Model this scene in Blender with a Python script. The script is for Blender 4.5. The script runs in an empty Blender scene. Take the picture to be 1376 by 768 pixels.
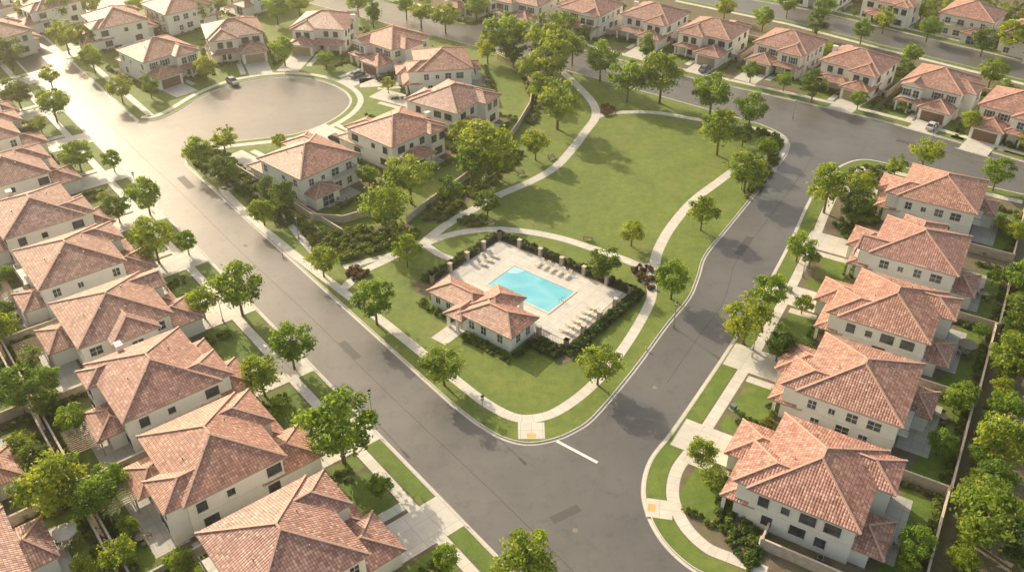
import bpy, math, random
import numpy as np
from mathutils import Vector
from mathutils.geometry import tessellate_polygon
random.seed(7)
RNG=np.random.default_rng(11)
scene=bpy.context.scene
# ------------------------------------------------------------------ survey: photo measurement -> metres on the ground plane
H0=85.0; TAN=834/1200.0; SEC=math.sqrt(1+TAN*TAN)
def P(u,v,z=0.0):
    h=H0-z
    return ((u-688)*h*SEC/(v+450), 1200*h*SEC*SEC/(v+450)-h*TAN)
def PL(l,z=0.0): return [P(u,v,z) for u,v in l]
Z_BLOCK,Z_MULCH,Z_LAWN,Z_WALK,Z_DRIVE=0.12,0.124,0.128,0.134,0.139
# ------------------------------------------------------------------ materials
def mat_new(name):
    m=bpy.data.materials.new(name); m.use_nodes=True
    nt=m.node_tree; b=nt.nodes['Principled BSDF']; b.inputs['Specular IOR Level'].default_value=0.3
    return m,nt,b
def N(nt,t,**k):
    n=nt.nodes.new(t)
    for a,v in k.items(): setattr(n,a,v)
    return n
def ramp(nt,fac,stops):
    r=N(nt,'ShaderNodeValToRGB'); e=r.color_ramp.elements
    while len(e)<len(stops): e.new(0.5)
    for i,(p,c) in enumerate(stops): e[i].position=p; e[i].color=(c[0],c[1],c[2],1)
    nt.links.new(fac,r.inputs[0]); return r.outputs[0]
def noise(nt,scale,detail=4,vec=None,rough=0.55):
    n=N(nt,'ShaderNodeTexNoise'); n.inputs['Scale'].default_value=scale; n.inputs['Detail'].default_value=detail; n.inputs['Roughness'].default_value=rough
    if vec is None:
        g=N(nt,'ShaderNodeNewGeometry'); vec=g.outputs['Position']
    nt.links.new(vec,n.inputs['Vector']); return n.outputs[0]
def mixc(nt,fac,a,b,mode='MIX'):
    m=N(nt,'ShaderNodeMix',data_type='RGBA',blend_type=mode)
    def s(sock,val):
        if hasattr(val,'is_output'): nt.links.new(val,sock)
        elif isinstance(val,(int,float)): sock.default_value=val
        else: sock.default_value=(val[0],val[1],val[2],1)
    s(m.inputs[0],fac); s(m.inputs[6],a); s(m.inputs[7],b); return m.outputs[2]
def math_(nt,op,a,b=0.0):
    m=N(nt,'ShaderNodeMath',operation=op)
    for i,x in enumerate((a,b)):
        if hasattr(x,'is_output'): nt.links.new(x,m.inputs[i])
        else: m.inputs[i].default_value=x
    return m.outputs[0]
def bump(nt,b,h,dist=0.05,st=0.6):
    n=N(nt,'ShaderNodeBump'); n.inputs['Distance'].default_value=dist; n.inputs['Strength'].default_value=st
    nt.links.new(h,n.inputs['Height']); nt.links.new(n.outputs[0],b.inputs['Normal'])
def simple(name,col,rough=0.7,metal=0.0,var=0.12,sc=2.0,bmp=0.0,spec=0.3):
    m,nt,b=mat_new(name); f=noise(nt,sc,5)
    c=ramp(nt,f,[(0.25,[x*(1-var) for x in col]),(0.75,[min(1,x*(1+var)) for x in col])])
    nt.links.new(c,b.inputs['Base Color']); b.inputs['Roughness'].default_value=rough; b.inputs['Metallic'].default_value=metal
    b.inputs['Specular IOR Level'].default_value=spec
    if bmp: bump(nt,b,noise(nt,sc*6,3),bmp)
    return m
M={}
m,nt,b=mat_new('asphalt')
big=ramp(nt,noise(nt,0.09,5),[(0.3,(0.135,0.128,0.120)),(0.7,(0.185,0.172,0.160))])
fine=ramp(nt,noise(nt,9,4),[(0.3,(0.80,0.80,0.80)),(0.7,(1.16,1.16,1.16))])
c=mixc(nt,1.0,big,fine,'MULTIPLY')
st=ramp(nt,noise(nt,0.5,6,rough=0.7),[(0.52,(1,1,1)),(0.7,(0.78,0.77,0.76))])
c=mixc(nt,1.0,c,st,'MULTIPLY')
vo=N(nt,'ShaderNodeTexVoronoi',feature='DISTANCE_TO_EDGE'); vo.inputs['Scale'].default_value=0.11
g=N(nt,'ShaderNodeNewGeometry'); wn=N(nt,'ShaderNodeTexNoise'); wn.inputs['Scale'].default_value=0.35; wn.inputs['Detail'].default_value=5
nt.links.new(g.outputs['Position'],wn.inputs['Vector'])
va=N(nt,'ShaderNodeVectorMath',operation='MULTIPLY_ADD'); nt.links.new(wn.outputs[1],va.inputs[0]); va.inputs[1].default_value=(5,5,0); nt.links.new(g.outputs['Position'],va.inputs[2]); nt.links.new(va.outputs[0],vo.inputs['Vector'])
cr_=ramp(nt,vo.outputs['Distance'],[(0.0,(0.76,0.76,0.76)),(0.010,(1,1,1))])
c=mixc(nt,0.6,c,cr_,'MULTIPLY')
nt.links.new(c,b.inputs['Base Color']); b.inputs['Specular IOR Level'].default_value=0.6
rr=ramp(nt,noise(nt,0.3,5),[(0.3,(0.33,)*3),(0.7,(0.42,)*3)]); nt.links.new(rr,b.inputs['Roughness'])
bump(nt,b,noise(nt,10,2),0.004,0.3); M['asphalt']=m
def concrete(name,col,jx=1.5,jy=50,var=0.10):
    m,nt,b=mat_new(name)
    base=ramp(nt,noise(nt,0.8,6,rough=0.65),[(0.25,[x*(1-var) for x in col]),(0.75,[min(1,x*(1+var)) for x in col])])
    f2=ramp(nt,noise(nt,12,3),[(0.3,(0.92,0.92,0.92)),(0.7,(1.05,1.05,1.05))]); base=mixc(nt,1,base,f2,'MULTIPLY')
    uv=N(nt,'ShaderNodeUVMap'); s=N(nt,'ShaderNodeSeparateXYZ'); nt.links.new(uv.outputs[0],s.inputs[0])
    def joint(o,w): 
        fr=math_(nt,'FRACT',math_(nt,'DIVIDE',o,w)); return math_(nt,'LESS_THAN',fr,0.06/w)
    j=math_(nt,'MAXIMUM',joint(s.outputs[0],jx),joint(s.outputs[1],jy))
    cell=N(nt,'ShaderNodeTexWhiteNoise',noise_dimensions='3D'); cb=N(nt,'ShaderNodeCombineXYZ')
    nt.links.new(math_(nt,'FLOOR',math_(nt,'DIVIDE',s.outputs[0],jx)),cb.inputs[0]); nt.links.new(math_(nt,'FLOOR',math_(nt,'DIVIDE',s.outputs[1],jy)),cb.inputs[1]); nt.links.new(cb.outputs[0],cell.inputs[0])
    pv=ramp(nt,cell.outputs[0],[(0,(0.93,0.93,0.93)),(1,(1.05,1.04,1.02))]); base=mixc(nt,1,base,pv,'MULTIPLY')
    c=mixc(nt,j,base,[x*0.65 for x in col]); nt.links.new(c,b.inputs['Base Color']); b.inputs['Roughness'].default_value=0.6; b.inputs['Specular IOR Level'].default_value=0.4
    M[name]=m
concrete('sidewalk_concrete',(0.72,0.67,0.59)); concrete('drive_concrete',(0.68,0.64,0.57),2.6,2.6); concrete('kerb_concrete',(0.68,0.63,0.56),3.0)
concrete('patio_concrete',(0.52,0.49,0.45),1.6,1.6); concrete('pool_deck',(0.72,0.67,0.60),2.2,2.2,0.12)
def grass(name,a,bb,dry):
    m,nt,b=mat_new(name)
    c=ramp(nt,noise(nt,0.16,6,rough=0.65),[(0.3,a),(0.62,bb),(0.78,dry)])
    f=ramp(nt,noise(nt,5,5,rough=0.7),[(0.3,(0.72,0.74,0.68)),(0.72,(1.24,1.22,1.18))]); c=mixc(nt,1,c,f,'MULTIPLY')
    f=ramp(nt,noise(nt,0.7,5,rough=0.65),[(0.3,(0.78,0.83,0.80)),(0.7,(1.18,1.12,1.05))]); c=mixc(nt,1,c,f,'MULTIPLY')
    sp=ramp(nt,noise(nt,0.11,5,rough=0.62),[(0.56,(0,0,0)),(0.68,(1,1,1))]); c=mixc(nt,math_(nt,'MULTIPLY',sp,0.5),c,(0.29,0.27,0.10))
    nt.links.new(c,b.inputs['Base Color']); b.inputs['Roughness'].default_value=0.7; b.inputs['Specular IOR Level'].default_value=0.3
    bump(nt,b,noise(nt,11,4,rough=0.8),0.10,0.8); M[name]=m
grass('lawn_grass',(0.13,0.205,0.036),(0.175,0.25,0.044),(0.23,0.28,0.06))
grass('park_grass',(0.155,0.22,0.042),(0.21,0.27,0.052),(0.27,0.29,0.075))
m,nt,b=mat_new('mulch')
c=ramp(nt,noise(nt,0.35,5),[(0.3,(0.17,0.13,0.085)),(0.5,(0.24,0.19,0.135)),(0.7,(0.15,0.18,0.055))])
c=mixc(nt,1,c,ramp(nt,noise(nt,8,4,rough=0.8),[(0.3,(0.6,0.6,0.6)),(0.7,(1.3,1.3,1.3))]),'MULTIPLY')
nt.links.new(c,b.inputs['Base Color']); b.inputs['Roughness'].default_value=0.95; bump(nt,b,noise(nt,9,4),0.1,1); M['mulch']=m
m,nt,b=mat_new('terrain')
c=ramp(nt,noise(nt,0.02,6),[(0.3,(0.10,0.14,0.04)),(0.6,(0.18,0.17,0.09))]); nt.links.new(c,b.inputs['Base Color']); b.inputs['Roughness'].default_value=1; M['terrain']=m
m,nt,b=mat_new('stucco'); oi=N(nt,'ShaderNodeObjectInfo')
c=ramp(nt,oi.outputs['Random'],[(0.0,(0.94,0.90,0.82)),(0.35,(0.95,0.93,0.89)),(0.65,(0.92,0.87,0.78)),(1.0,(0.94,0.92,0.87))])
c=mixc(nt,1,c,ramp(nt,noise(nt,0.7,6),[(0.3,(0.94,0.935,0.92)),(0.65,(1.0,1.0,1.0))]),'MULTIPLY')
nt.links.new(c,b.inputs['Base Color']); b.inputs['Roughness'].default_value=0.9; bump(nt,b,noise(nt,14,3),0.015,0.4); M['stucco']=m
# roof tiles
m,nt,b=mat_new('clay_tile'); uv=N(nt,'ShaderNodeUVMap'); s=N(nt,'ShaderNodeSeparateXYZ'); nt.links.new(uv.outputs[0],s.inputs[0])
uu=math_(nt,'DIVIDE',s.outputs[0],0.34); vv=math_(nt,'DIVIDE',s.outputs[1],0.42)
cb=N(nt,'ShaderNodeCombineXYZ'); nt.links.new(math_(nt,'FLOOR',uu),cb.inputs[0]); nt.links.new(math_(nt,'FLOOR',vv),cb.inputs[1])
oi=N(nt,'ShaderNodeObjectInfo'); nt.links.new(oi.outputs['Random'],cb.inputs[2])
wn=N(nt,'ShaderNodeTexWhiteNoise',noise_dimensions='3D'); nt.links.new(cb.outputs[0],wn.inputs[0])
c=ramp(nt,wn.outputs[0],[(0,(0.36,0.175,0.125)),(0.25,(0.48,0.245,0.185)),(0.75,(0.57,0.315,0.24)),(1,(0.70,0.46,0.36))])
tint=ramp(nt,oi.outputs['Random'],[(0,(1.04,0.96,0.96)),(0.3,(0.90,0.91,0.95)),(0.6,(1.0,1.0,1.0)),(1,(1.10,1.0,0.92))]); c=mixc(nt,1,c,tint,'MULTIPLY')
c=mixc(nt,1,c,ramp(nt,noise(nt,0.45,6,rough=0.65),[(0.3,(0.80,0.80,0.82)),(0.7,(1.12,1.11,1.10))]),'MULTIPLY')
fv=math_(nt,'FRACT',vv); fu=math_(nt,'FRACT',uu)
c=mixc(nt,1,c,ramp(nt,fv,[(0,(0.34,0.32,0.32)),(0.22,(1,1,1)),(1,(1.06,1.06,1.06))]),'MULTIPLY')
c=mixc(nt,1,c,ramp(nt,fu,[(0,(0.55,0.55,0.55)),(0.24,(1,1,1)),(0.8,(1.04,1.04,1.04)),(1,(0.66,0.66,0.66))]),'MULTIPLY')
nt.links.new(c,b.inputs['Base Color']); b.inputs['Roughness'].default_value=0.52; b.inputs['Specular IOR Level'].default_value=0.5
hh=math_(nt,'ADD',math_(nt,'MULTIPLY',math_(nt,'SINE',math_(nt,'MULTIPLY',fu,3.14159)),0.7),math_(nt,'MULTIPLY',math_(nt,'SUBTRACT',1.0,fv),0.5))
bump(nt,b,hh,0.09,0.7); M['clay_tile']=m
M['ridge_tile']=simple('ridge_tile',(0.62,0.40,0.31),0.7,var=0.25,sc=5)
M['trim']=simple('painted_trim',(0.82,0.77,0.68),0.6)
M['white_trim']=simple('white_trim',(0.90,0.89,0.86),0.5,var=0.04)
M['dark_frame']=simple('bronze_window_frame',(0.11,0.095,0.08),0.5)
M['fascia']=simple('fascia_board',(0.50,0.41,0.34),0.6)
M['garage_brown']=simple('garage_door_brown',(0.22,0.13,0.085),0.55)
M['garage_tan']=simple('garage_door_tan',(0.42,0.32,0.23),0.55)
M['door']=simple('wood_door',(0.12,0.05,0.03),0.5)
M['shutter']=simple('shutter_paint',(0.15,0.12,0.10),0.6)
m,nt,b=mat_new('window_glass'); c=ramp(nt,noise(nt,0.8,2),[(0.3,(0.03,0.035,0.045)),(0.7,(0.12,0.135,0.155))]); nt.links.new(c,b.inputs['Base Color']); b.inputs['Roughness'].default_value=0.08; b.inputs['Specular IOR Level'].default_value=0.8; M['glass']=m
M['block']=simple('slump_block',(0.58,0.48,0.38),0.9,var=0.2,sc=1.5,bmp=0.02)
M['blockcap']=simple('block_cap',(0.66,0.56,0.46),0.9)
M['tar']=simple('tar_seam',(0.085,0.08,0.076),0.6)
M['patch']=simple('asphalt_patch',(0.115,0.108,0.102),0.6,sc=4)
M['iron']=simple('black_iron',(0.02,0.02,0.022),0.45,spec=0.5)
M['steel']=simple('grey_steel',(0.35,0.35,0.34),0.4,0.6)
M['wood']=simple('pergola_wood',(0.42,0.33,0.24),0.8,var=0.3,sc=4)
M['cushion']=simple('canvas',(0.72,0.63,0.50),0.9)
M['taupe']=simple('taupe_canvas',(0.30,0.25,0.20),0.9)
M['bark']=simple('bark',(0.20,0.15,0.10),0.95,var=0.35,sc=6,bmp=0.04)
M['paint']=simple('road_paint',(0.82,0.81,0.78),0.6,var=0.1,sc=3)
M['yellow']=simple('tactile_yellow',(0.66,0.47,0.18),0.8)
M['red']=simple('tail_lamp_red',(0.45,0.10,0.07),0.7)
M['bin_blue']=simple('bin_blue',(0.04,0.07,0.12),0.5); M['bin_green']=simple('bin_green',(0.03,0.07,0.04),0.5); M['bin_grey']=simple('bin_grey',(0.06,0.06,0.065),0.5)
M['util_green']=simple('utility_green',(0.16,0.24,0.15),0.5)
M['rubber']=simple('rubber',(0.02,0.02,0.02),0.8)
M['stone']=simple('field_stone',(0.52,0.43,0.34),0.9,var=0.4,sc=5,bmp=0.03)
m,nt,b=mat_new('pool_water')
c=ramp(nt,noise(nt,0.25,3),[(0.3,(0.17,0.57,0.69)),(0.7,(0.26,0.67,0.79))])
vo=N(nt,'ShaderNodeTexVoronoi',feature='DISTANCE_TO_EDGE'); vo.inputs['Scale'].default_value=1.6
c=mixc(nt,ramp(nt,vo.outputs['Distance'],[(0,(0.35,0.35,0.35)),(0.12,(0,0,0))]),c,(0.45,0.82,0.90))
nt.links.new(c,b.inputs['Base Color']); b.inputs['Roughness'].default_value=0.06; b.inputs['IOR'].default_value=1.33; bump(nt,b,noise(nt,2.5,3),0.05,0.35); M['water']=m
M['pool_step']=simple('pool_step_plaster',(0.48,0.78,0.84),0.3)
def leafmat(name,dark,mid,light,trans,tf=0.42):
    m=bpy.data.materials.new(name); m.use_nodes=True; nt=m.node_tree; b=nt.nodes['Principled BSDF']; out=nt.nodes['Material Output']
    at=N(nt,'ShaderNodeAttribute',attribute_name='tone'); oi=N(nt,'ShaderNodeObjectInfo')
    c=ramp(nt,at.outputs['Fac'],[(0.0,dark),(0.5,mid),(1.0,light)])
    c=mixc(nt,1,c,ramp(nt,oi.outputs['Random'],[(0,(0.82,0.90,0.95)),(0.5,(1,1,1)),(1,(1.14,1.08,0.88))]),'MULTIPLY')
    nt.links.new(c,b.inputs['Base Color']); b.inputs['Roughness'].default_value=0.5; b.inputs['Specular IOR Level'].default_value=0.35
    t=N(nt,'ShaderNodeBsdfTranslucent'); tc=mixc(nt,1,c,trans,'MULTIPLY'); nt.links.new(tc,t.inputs[0])
    mx=N(nt,'ShaderNodeMixShader'); mx.inputs[0].default_value=tf
    nt.links.new(b.outputs[0],mx.inputs[1]); nt.links.new(t.outputs[0],mx.inputs[2]); nt.links.new(mx.outputs[0],out.inputs[0]); return m
M['leaf_a']=leafmat('leaves_green',(0.095,0.165,0.026),(0.18,0.275,0.038),(0.28,0.37,0.055),(2.1,2.0,1.3))
M['leaf_b']=leafmat('leaves_yellowgreen',(0.13,0.20,0.028),(0.25,0.325,0.042),(0.36,0.41,0.06),(2.0,1.85,1.2))
M['leaf_c']=leafmat('leaves_dark',(0.06,0.11,0.026),(0.115,0.18,0.036),(0.18,0.24,0.05),(2.1,2.0,1.3))
M['leaf_s']=leafmat('leaves_shrub',(0.08,0.135,0.028),(0.15,0.215,0.04),(0.27,0.29,0.065),(1.8,1.7,1.2),0.3)
M['leaf_r']=leafmat('leaves_russet',(0.14,0.065,0.03),(0.21,0.12,0.04),(0.26,0.20,0.06),(1.7,1.5,1.2),0.3)
M['leaf_h']=leafmat('leaves_hedge',(0.04,0.075,0.018),(0.075,0.125,0.026),(0.12,0.17,0.035),(1.8,1.8,1.2),0.3)
# ------------------------------------------------------------------ mesh builder
class MB:
    def __init__(s): s.v=[];s.f=[];s.uv=[];s.m=[];s.mats=[]
    def mi(s,mat):
        if mat not in s.mats: s.mats.append(mat)
        return s.mats.index(mat)
    def face(s,pts,mat,uvs=None):
        i=len(s.v); s.v+= [tuple(p) for p in pts]; s.f.append(tuple(range(i,i+len(pts)))); s.m.append(s.mi(mat))
        if uvs is None:
            a=Vector(pts[1])-Vector(pts[0]); c=Vector(pts[2])-Vector(pts[0]); n=a.cross(c)
            if abs(n.z)>0.5*n.length: uvs=[(p[0],p[1]) for p in pts]
            else: uvs=[(p[0]+p[1],p[2]) for p in pts]
        s.uv+=list(uvs)
    def box(s,x0,x1,y0,y1,z0,z1,mat,T=None):
        q=[(x0,y0,z0),(x1,y0,z0),(x1,y1,z0),(x0,y1,z0),(x0,y0,z1),(x1,y0,z1),(x1,y1,z1),(x0,y1,z1)]
        if T: q=[T(p) for p in q]
        for f in ((0,3,2,1),(4,5,6,7),(0,1,5,4),(1,2,6,5),(2,3,7,6),(3,0,4,7)): s.face([q[i] for i in f],mat)
    def cyl(s,p,q,r0,r1,n,mat,cap=True):
        p=Vector(p);q=Vector(q);d=(q-p).normalized(); a=d.orthogonal().normalized(); b=d.cross(a)
        A=[p+(a*math.cos(t)+b*math.sin(t))*r0 for t in [2*math.pi*i/n for i in range(n)]]
        B=[q+(a*math.cos(t)+b*math.sin(t))*r1 for t in [2*math.pi*i/n for i in range(n)]]
        for i in range(n): s.face([A[i],A[(i+1)%n],B[(i+1)%n],B[i]],mat)
        if cap: s.face(B,mat); s.face(A[::-1],mat)
    def beam(s,p,q,w,h,mat):
        p=Vector(p);q=Vector(q);d=(q-p).normalized(); a=d.cross(Vector((0,0,1)))
        a=a.normalized() if a.length>1e-3 else Vector((1,0,0)); b=a.cross(d)
        A=[p+a*x*w/2+b*y*h/2 for x,y in ((-1,-1),(1,-1),(1,1),(-1,1))]; B=[x+(q-p) for x in A]
        for i in range(4): s.face([A[i],A[(i+1)%4],B[(i+1)%4],B[i]],mat)
        s.face(A[::-1],mat); s.face(B,mat)
    def mesh(s,name,mirror=False):
        me=bpy.data.meshes.new(name)
        v=s.v; f=s.f
        if mirror: v=[(-a,b_,c_) for a,b_,c_ in v]
        me.from_pydata(v,[],f)
        for mt in s.mats: me.materials.append(M[mt])
        me.polygons.foreach_set('material_index',s.m)
        uvl=me.uv_layers.new(name='UVMap'); uvl.data.foreach_set('uv',[c for t in s.uv for c in t])
        if mirror: me.flip_normals()
        me.update(); return me
    def obj(s,name,parent=None):
        return mkobj(name,s.mesh(name),parent)
def mkobj(name,data,parent=None,loc=None,rot=None,sc=None):
    o=bpy.data.objects.new(name,data); scene.collection.objects.link(o)
    if parent: o.parent=parent
    if loc: o.location=loc
    if rot is not None: o.rotation_euler=(0,0,rot)
    if sc: o.scale=sc if isinstance(sc,tuple) else (sc,sc,sc)
    return o
class Fr:
    def __init__(s,o,ang): s.o=o; s.a=ang; s.c=math.cos(ang); s.s=math.sin(ang)
    def __call__(s,x,y): return (s.o[0]+x*s.c-y*s.s, s.o[1]+x*s.s+y*s.c)
    def T(s,z0=0): return lambda p:(*s(p[0],p[1]),p[2]+z0)
    def rect(s,mb,x0,x1,y0,y1,z,mat):
        mb.face([(*s(x,y),z) for x,y in ((x0,y0),(x1,y0),(x1,y1),(x0,y1))],mat,[(x0,y0),(x1,y0),(x1,y1),(x0,y1)])
def CR(pts,n=6,closed=False):
    out=[];L=len(pts)
    for i in range(L if closed else L-1):
        if closed: p0,p1,p2,p3=[pts[(i+k)%L] for k in (-1,0,1,2)]
        else: p0=pts[max(i-1,0)];p1=pts[i];p2=pts[i+1];p3=pts[min(i+2,L-1)]
        for k in range(n):
            t=k/n
            out.append(tuple(0.5*((2*p1[j])+(-p0[j]+p2[j])*t+(2*p0[j]-5*p1[j]+4*p2[j]-p3[j])*t*t+(-p0[j]+3*p1[j]-3*p2[j]+p3[j])*t**3) for j in (0,1)))
    if not closed: out.append(tuple(pts[-1]))
    return out
def offs(pts,d,closed=False):
    out=[];L=len(pts)
    for i in range(L):
        if closed: a=pts[i-1];b_=pts[(i+1)%L]
        else: a=pts[max(i-1,0)];b_=pts[min(i+1,L-1)]
        dx,dy=b_[0]-a[0],b_[1]-a[1]; l=math.hypot(dx,dy) or 1
        out.append((pts[i][0]-dy/l*d,pts[i][1]+dx/l*d))
    return out
def ribbon(mb,pts,w,z,mat,closed=False,off=0):
    A=offs(pts,off+w/2,closed);B=offs(pts,off-w/2,closed);L=len(pts);s=0
    for i in range(L if closed else L-1):
        j=(i+1)%L; d=math.dist(pts[i],pts[j])
        mb.face([(*B[i],z),(*B[j],z),(*A[j],z),(*A[i],z)],mat,[(s,0),(s+d,0),(s+d,w),(s,w)]); s+=d
def area(p): return sum(p[i-1][0]*p[i][1]-p[i][0]*p[i-1][1] for i in range(len(p)))/2
def poly(mb,pts,z,mat):
    if area(pts)<0: pts=pts[::-1]
    for t in tessellate_polygon([[Vector((x,y,0)) for x,y in pts]]):
        q=[pts[i] for i in t]
        if area(q)<0: q=q[::-1]
        mb.face([(*p,z) for p in q],mat)
def inside(p,poly_):
    x,y=p;r=False;j=len(poly_)-1
    for i in range(len(poly_)):
        xi,yi=poly_[i];xj,yj=poly_[j]
        if (yi>y)!=(yj>y) and x<(xj-xi)*(y-yi)/(yj-yi)+xi: r=not r
        j=i
    return r
# ------------------------------------------------------------------ foliage
def leafquads(C,D,size,rng):
    n=len(C); nrm=D+rng.normal(0,0.55,(n,3)); nrm/=np.linalg.norm(nrm,axis=1)[:,None]
    r=rng.normal(0,1,(n,3)); a=np.cross(nrm,r); a/=np.linalg.norm(a,axis=1)[:,None]; b_=np.cross(nrm,a)
    s=(size*rng.uniform(0.6,1.25,n))[:,None]; a=a*s; b_=b_*s*0.62
    return np.stack([C-a,C-b_*0.9,C+a,C+b_*0.9],axis=1)
def unit(rng,n):
    d=rng.normal(0,1,(n,3)); return d/np.linalg.norm(d,axis=1)[:,None]
def foliage_mesh(name,Q,tone,leaf,trunk=None):
    n=len(Q); V=Q.reshape(-1,3); verts=V.tolist(); faces=np.arange(n*4).reshape(-1,4).tolist(); mi=[0]*n; mats=[M[leaf]]
    tn=np.repeat(tone,4).tolist()
    if trunk:
        k=len(verts); verts+=[tuple(p) for p in trunk.v]; faces+=[[i+k for i in f] for f in trunk.f]; mi+=[1]*len(trunk.f); mats.append(M['bark']); tn+=[0.0]*len(trunk.v)
    me=bpy.data.meshes.new(name); me.from_pydata(verts,[],faces)
    for m_ in mats: me.materials.append(m_)
    me.polygons.foreach_set('material_index',mi)
    at=me.attributes.new('tone','FLOAT','POINT'); at.data.foreach_set('value',tn); me.update(); return me
def make_tree(seed,R,zc,rz,ncl,per,leaf,size,lean=0.0,shape='round'):
    rng=np.random.default_rng(seed); tr=MB(); cl=[]
    for i in range(ncl):
        d=unit(rng,1)[0]; rad=rng.uniform(0.2,0.92)**0.55
        c=np.array([d[0]*R*rad,d[1]*R*rad,d[2]*rz*rad])
        if shape=='cone': k=1.15-0.75*(c[2]/rz+1)/2; c[0]*=k; c[1]*=k
        if shape=='wide' and c[2]<-rz*0.4: c[2]*=0.5
        cl.append((c[0]+lean*c[2],c[1],zc+c[2]))
    Qs=[];T=[]
    for c in cl:
        r=R*rng.uniform(0.16,0.38); k=int(per*(r/(R*0.3))**1.6); d=unit(rng,k); d[:,2]=np.where(d[:,2]<-0.3,-d[:,2]*0.6,d[:,2])
        C=np.array(c)+d*(r*rng.uniform(0.5,1.18,k))[:,None]*np.array([1,1,0.78])
        Qs.append(leafquads(C,d,size,rng)); T.append(np.clip(rng.uniform(0.0,0.95)+rng.normal(0,0.16,k),0,1))
    k=int(ncl*per*0.08); d=unit(rng,k); C=np.array([0,0,zc])+d*np.array([R,R,rz])*rng.uniform(0.6,1.12,k)[:,None]
    Qs.append(leafquads(C,d,size,rng)); T.append(rng.uniform(0.2,1,k))
    tr.cyl((0,0,-0.1),(0.05,0.02,zc*0.55),0.2,0.15,8,'bark',False); tr.cyl((0.05,0.02,zc*0.55),(0.0,0.1,zc*1.1),0.15,0.06,7,'bark',False)
    for c in sorted(cl,key=lambda q:q[2])[:9]:
        z0=zc*rng.uniform(0.42,0.75); tr.cyl((0.04,0.02,z0),c,0.08,0.03,5,'bark',False)
    return foliage_mesh('tree_mesh',np.concatenate(Qs),np.concatenate(T),leaf,tr)
TREES={'a':[make_tree(s,3.0,4.4,2.6,34,115,'leaf_a',0.225) for s in (1,2,3)],
 'b':[make_tree(s,3.0,4.3,2.6,32,115,'leaf_b',0.225) for s in (4,5,12)],
 'c':[make_tree(s,3.0,4.8,3.3,38,115,'leaf_c',0.225,0.1) for s in (6,7)],
 'p':[make_tree(s,2.6,5.6,4.6,42,115,'leaf_a',0.24,0,'cone') for s in (8,9)],
 'w':[make_tree(s,3.0,4.2,2.3,32,100,'leaf_b',0.23,0.08,'wide') for s in (10,)]}
TZ={'a':4.4,'b':4.3,'c':4.8,'p':5.6,'w':4.2}
TN={'a':'street_tree','b':'ash_tree','c':'evergreen_tree','p':'pear_tree','w':'sycamore_tree'}
def tree_at(x,y,s,k,zs=1.0):
    me=random.choice(TREES[k]); mkobj(TN[k],me,None,(x,y,0.1),random.uniform(0,6.28),(s*random.uniform(0.94,1.06),s*random.uniform(0.94,1.06),s*zs*random.uniform(0.93,1.08)))
def tree_px(u,v,w,k='a',zs=1.0):
    s=1.0; w*=1.04
    for _ in range(3):
        z=TZ[k]*s*zs; sc=(v+450)/((H0-z)*SEC); s=(w/sc)/(6.4 if k!='p' else 5.6)
    x,y=P(u,v,TZ[k]*s*zs); tree_at(x,y,s,k,zs)
BT=[]
for sd in range(5):
    rng=np.random.default_rng(100+sd); Cs=[];Ds=[]
    for j in range(4):
        c=np.array([*(rng.uniform(-0.45,0.45,2)),rng.uniform(0.3,0.6)]); d=unit(rng,26); d[:,2]=np.abs(d[:,2]); Cs.append(c+d*rng.uniform(0.4,0.62,26)[:,None]); Ds.append(d)
    BT.append((np.concatenate(Cs),np.concatenate(Ds)))
class Shrubs:
    def __init__(s): s.l=[]
    def add(s,x,y,r,h=None): s.l.append((x,y,r,h or r*1.1))
    def row(s,pts,sp=1.0,r=(0.4,0.75),j=0.25,skip=0.06):
        sp*=0.85
        for i in range(len(pts)-1):
            d=math.dist(pts[i],pts[i+1]); n=max(1,int(d/sp))
            for k in range(n):
                if random.random()<skip: continue
                t=(k+random.random()*0.6)/n; s.add(pts[i][0]+(pts[i+1][0]-pts[i][0])*t+random.uniform(-j,j),pts[i][1]+(pts[i+1][1]-pts[i][1])*t+random.uniform(-j,j),random.uniform(*r))
    def flush(s,name,leaf='leaf_s',z=0.1):
        if not s.l: return
        Q=[];T=[]
        for x,y,r,h in s.l:
            C,D=random.choice(BT); a=random.uniform(0,6.28); ca,sa=math.cos(a),math.sin(a)
            C2=np.stack([(C[:,0]*ca-C[:,1]*sa)*r+x,(C[:,0]*sa+C[:,1]*ca)*r+y,C[:,2]*h+z-0.05],1); D2=np.stack([D[:,0]*ca-D[:,1]*sa,D[:,0]*sa+D[:,1]*ca,D[:,2]],1)
            Q.append(leafquads(C2,D2,0.13+0.10*r,RNG)); T.append(np.clip(random.uniform(0,1)+RNG.normal(0,0.12,len(C)),0,1))
        mkobj(name,foliage_mesh(name,np.concatenate(Q),np.concatenate(T),leaf)); s.l=[]
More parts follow.
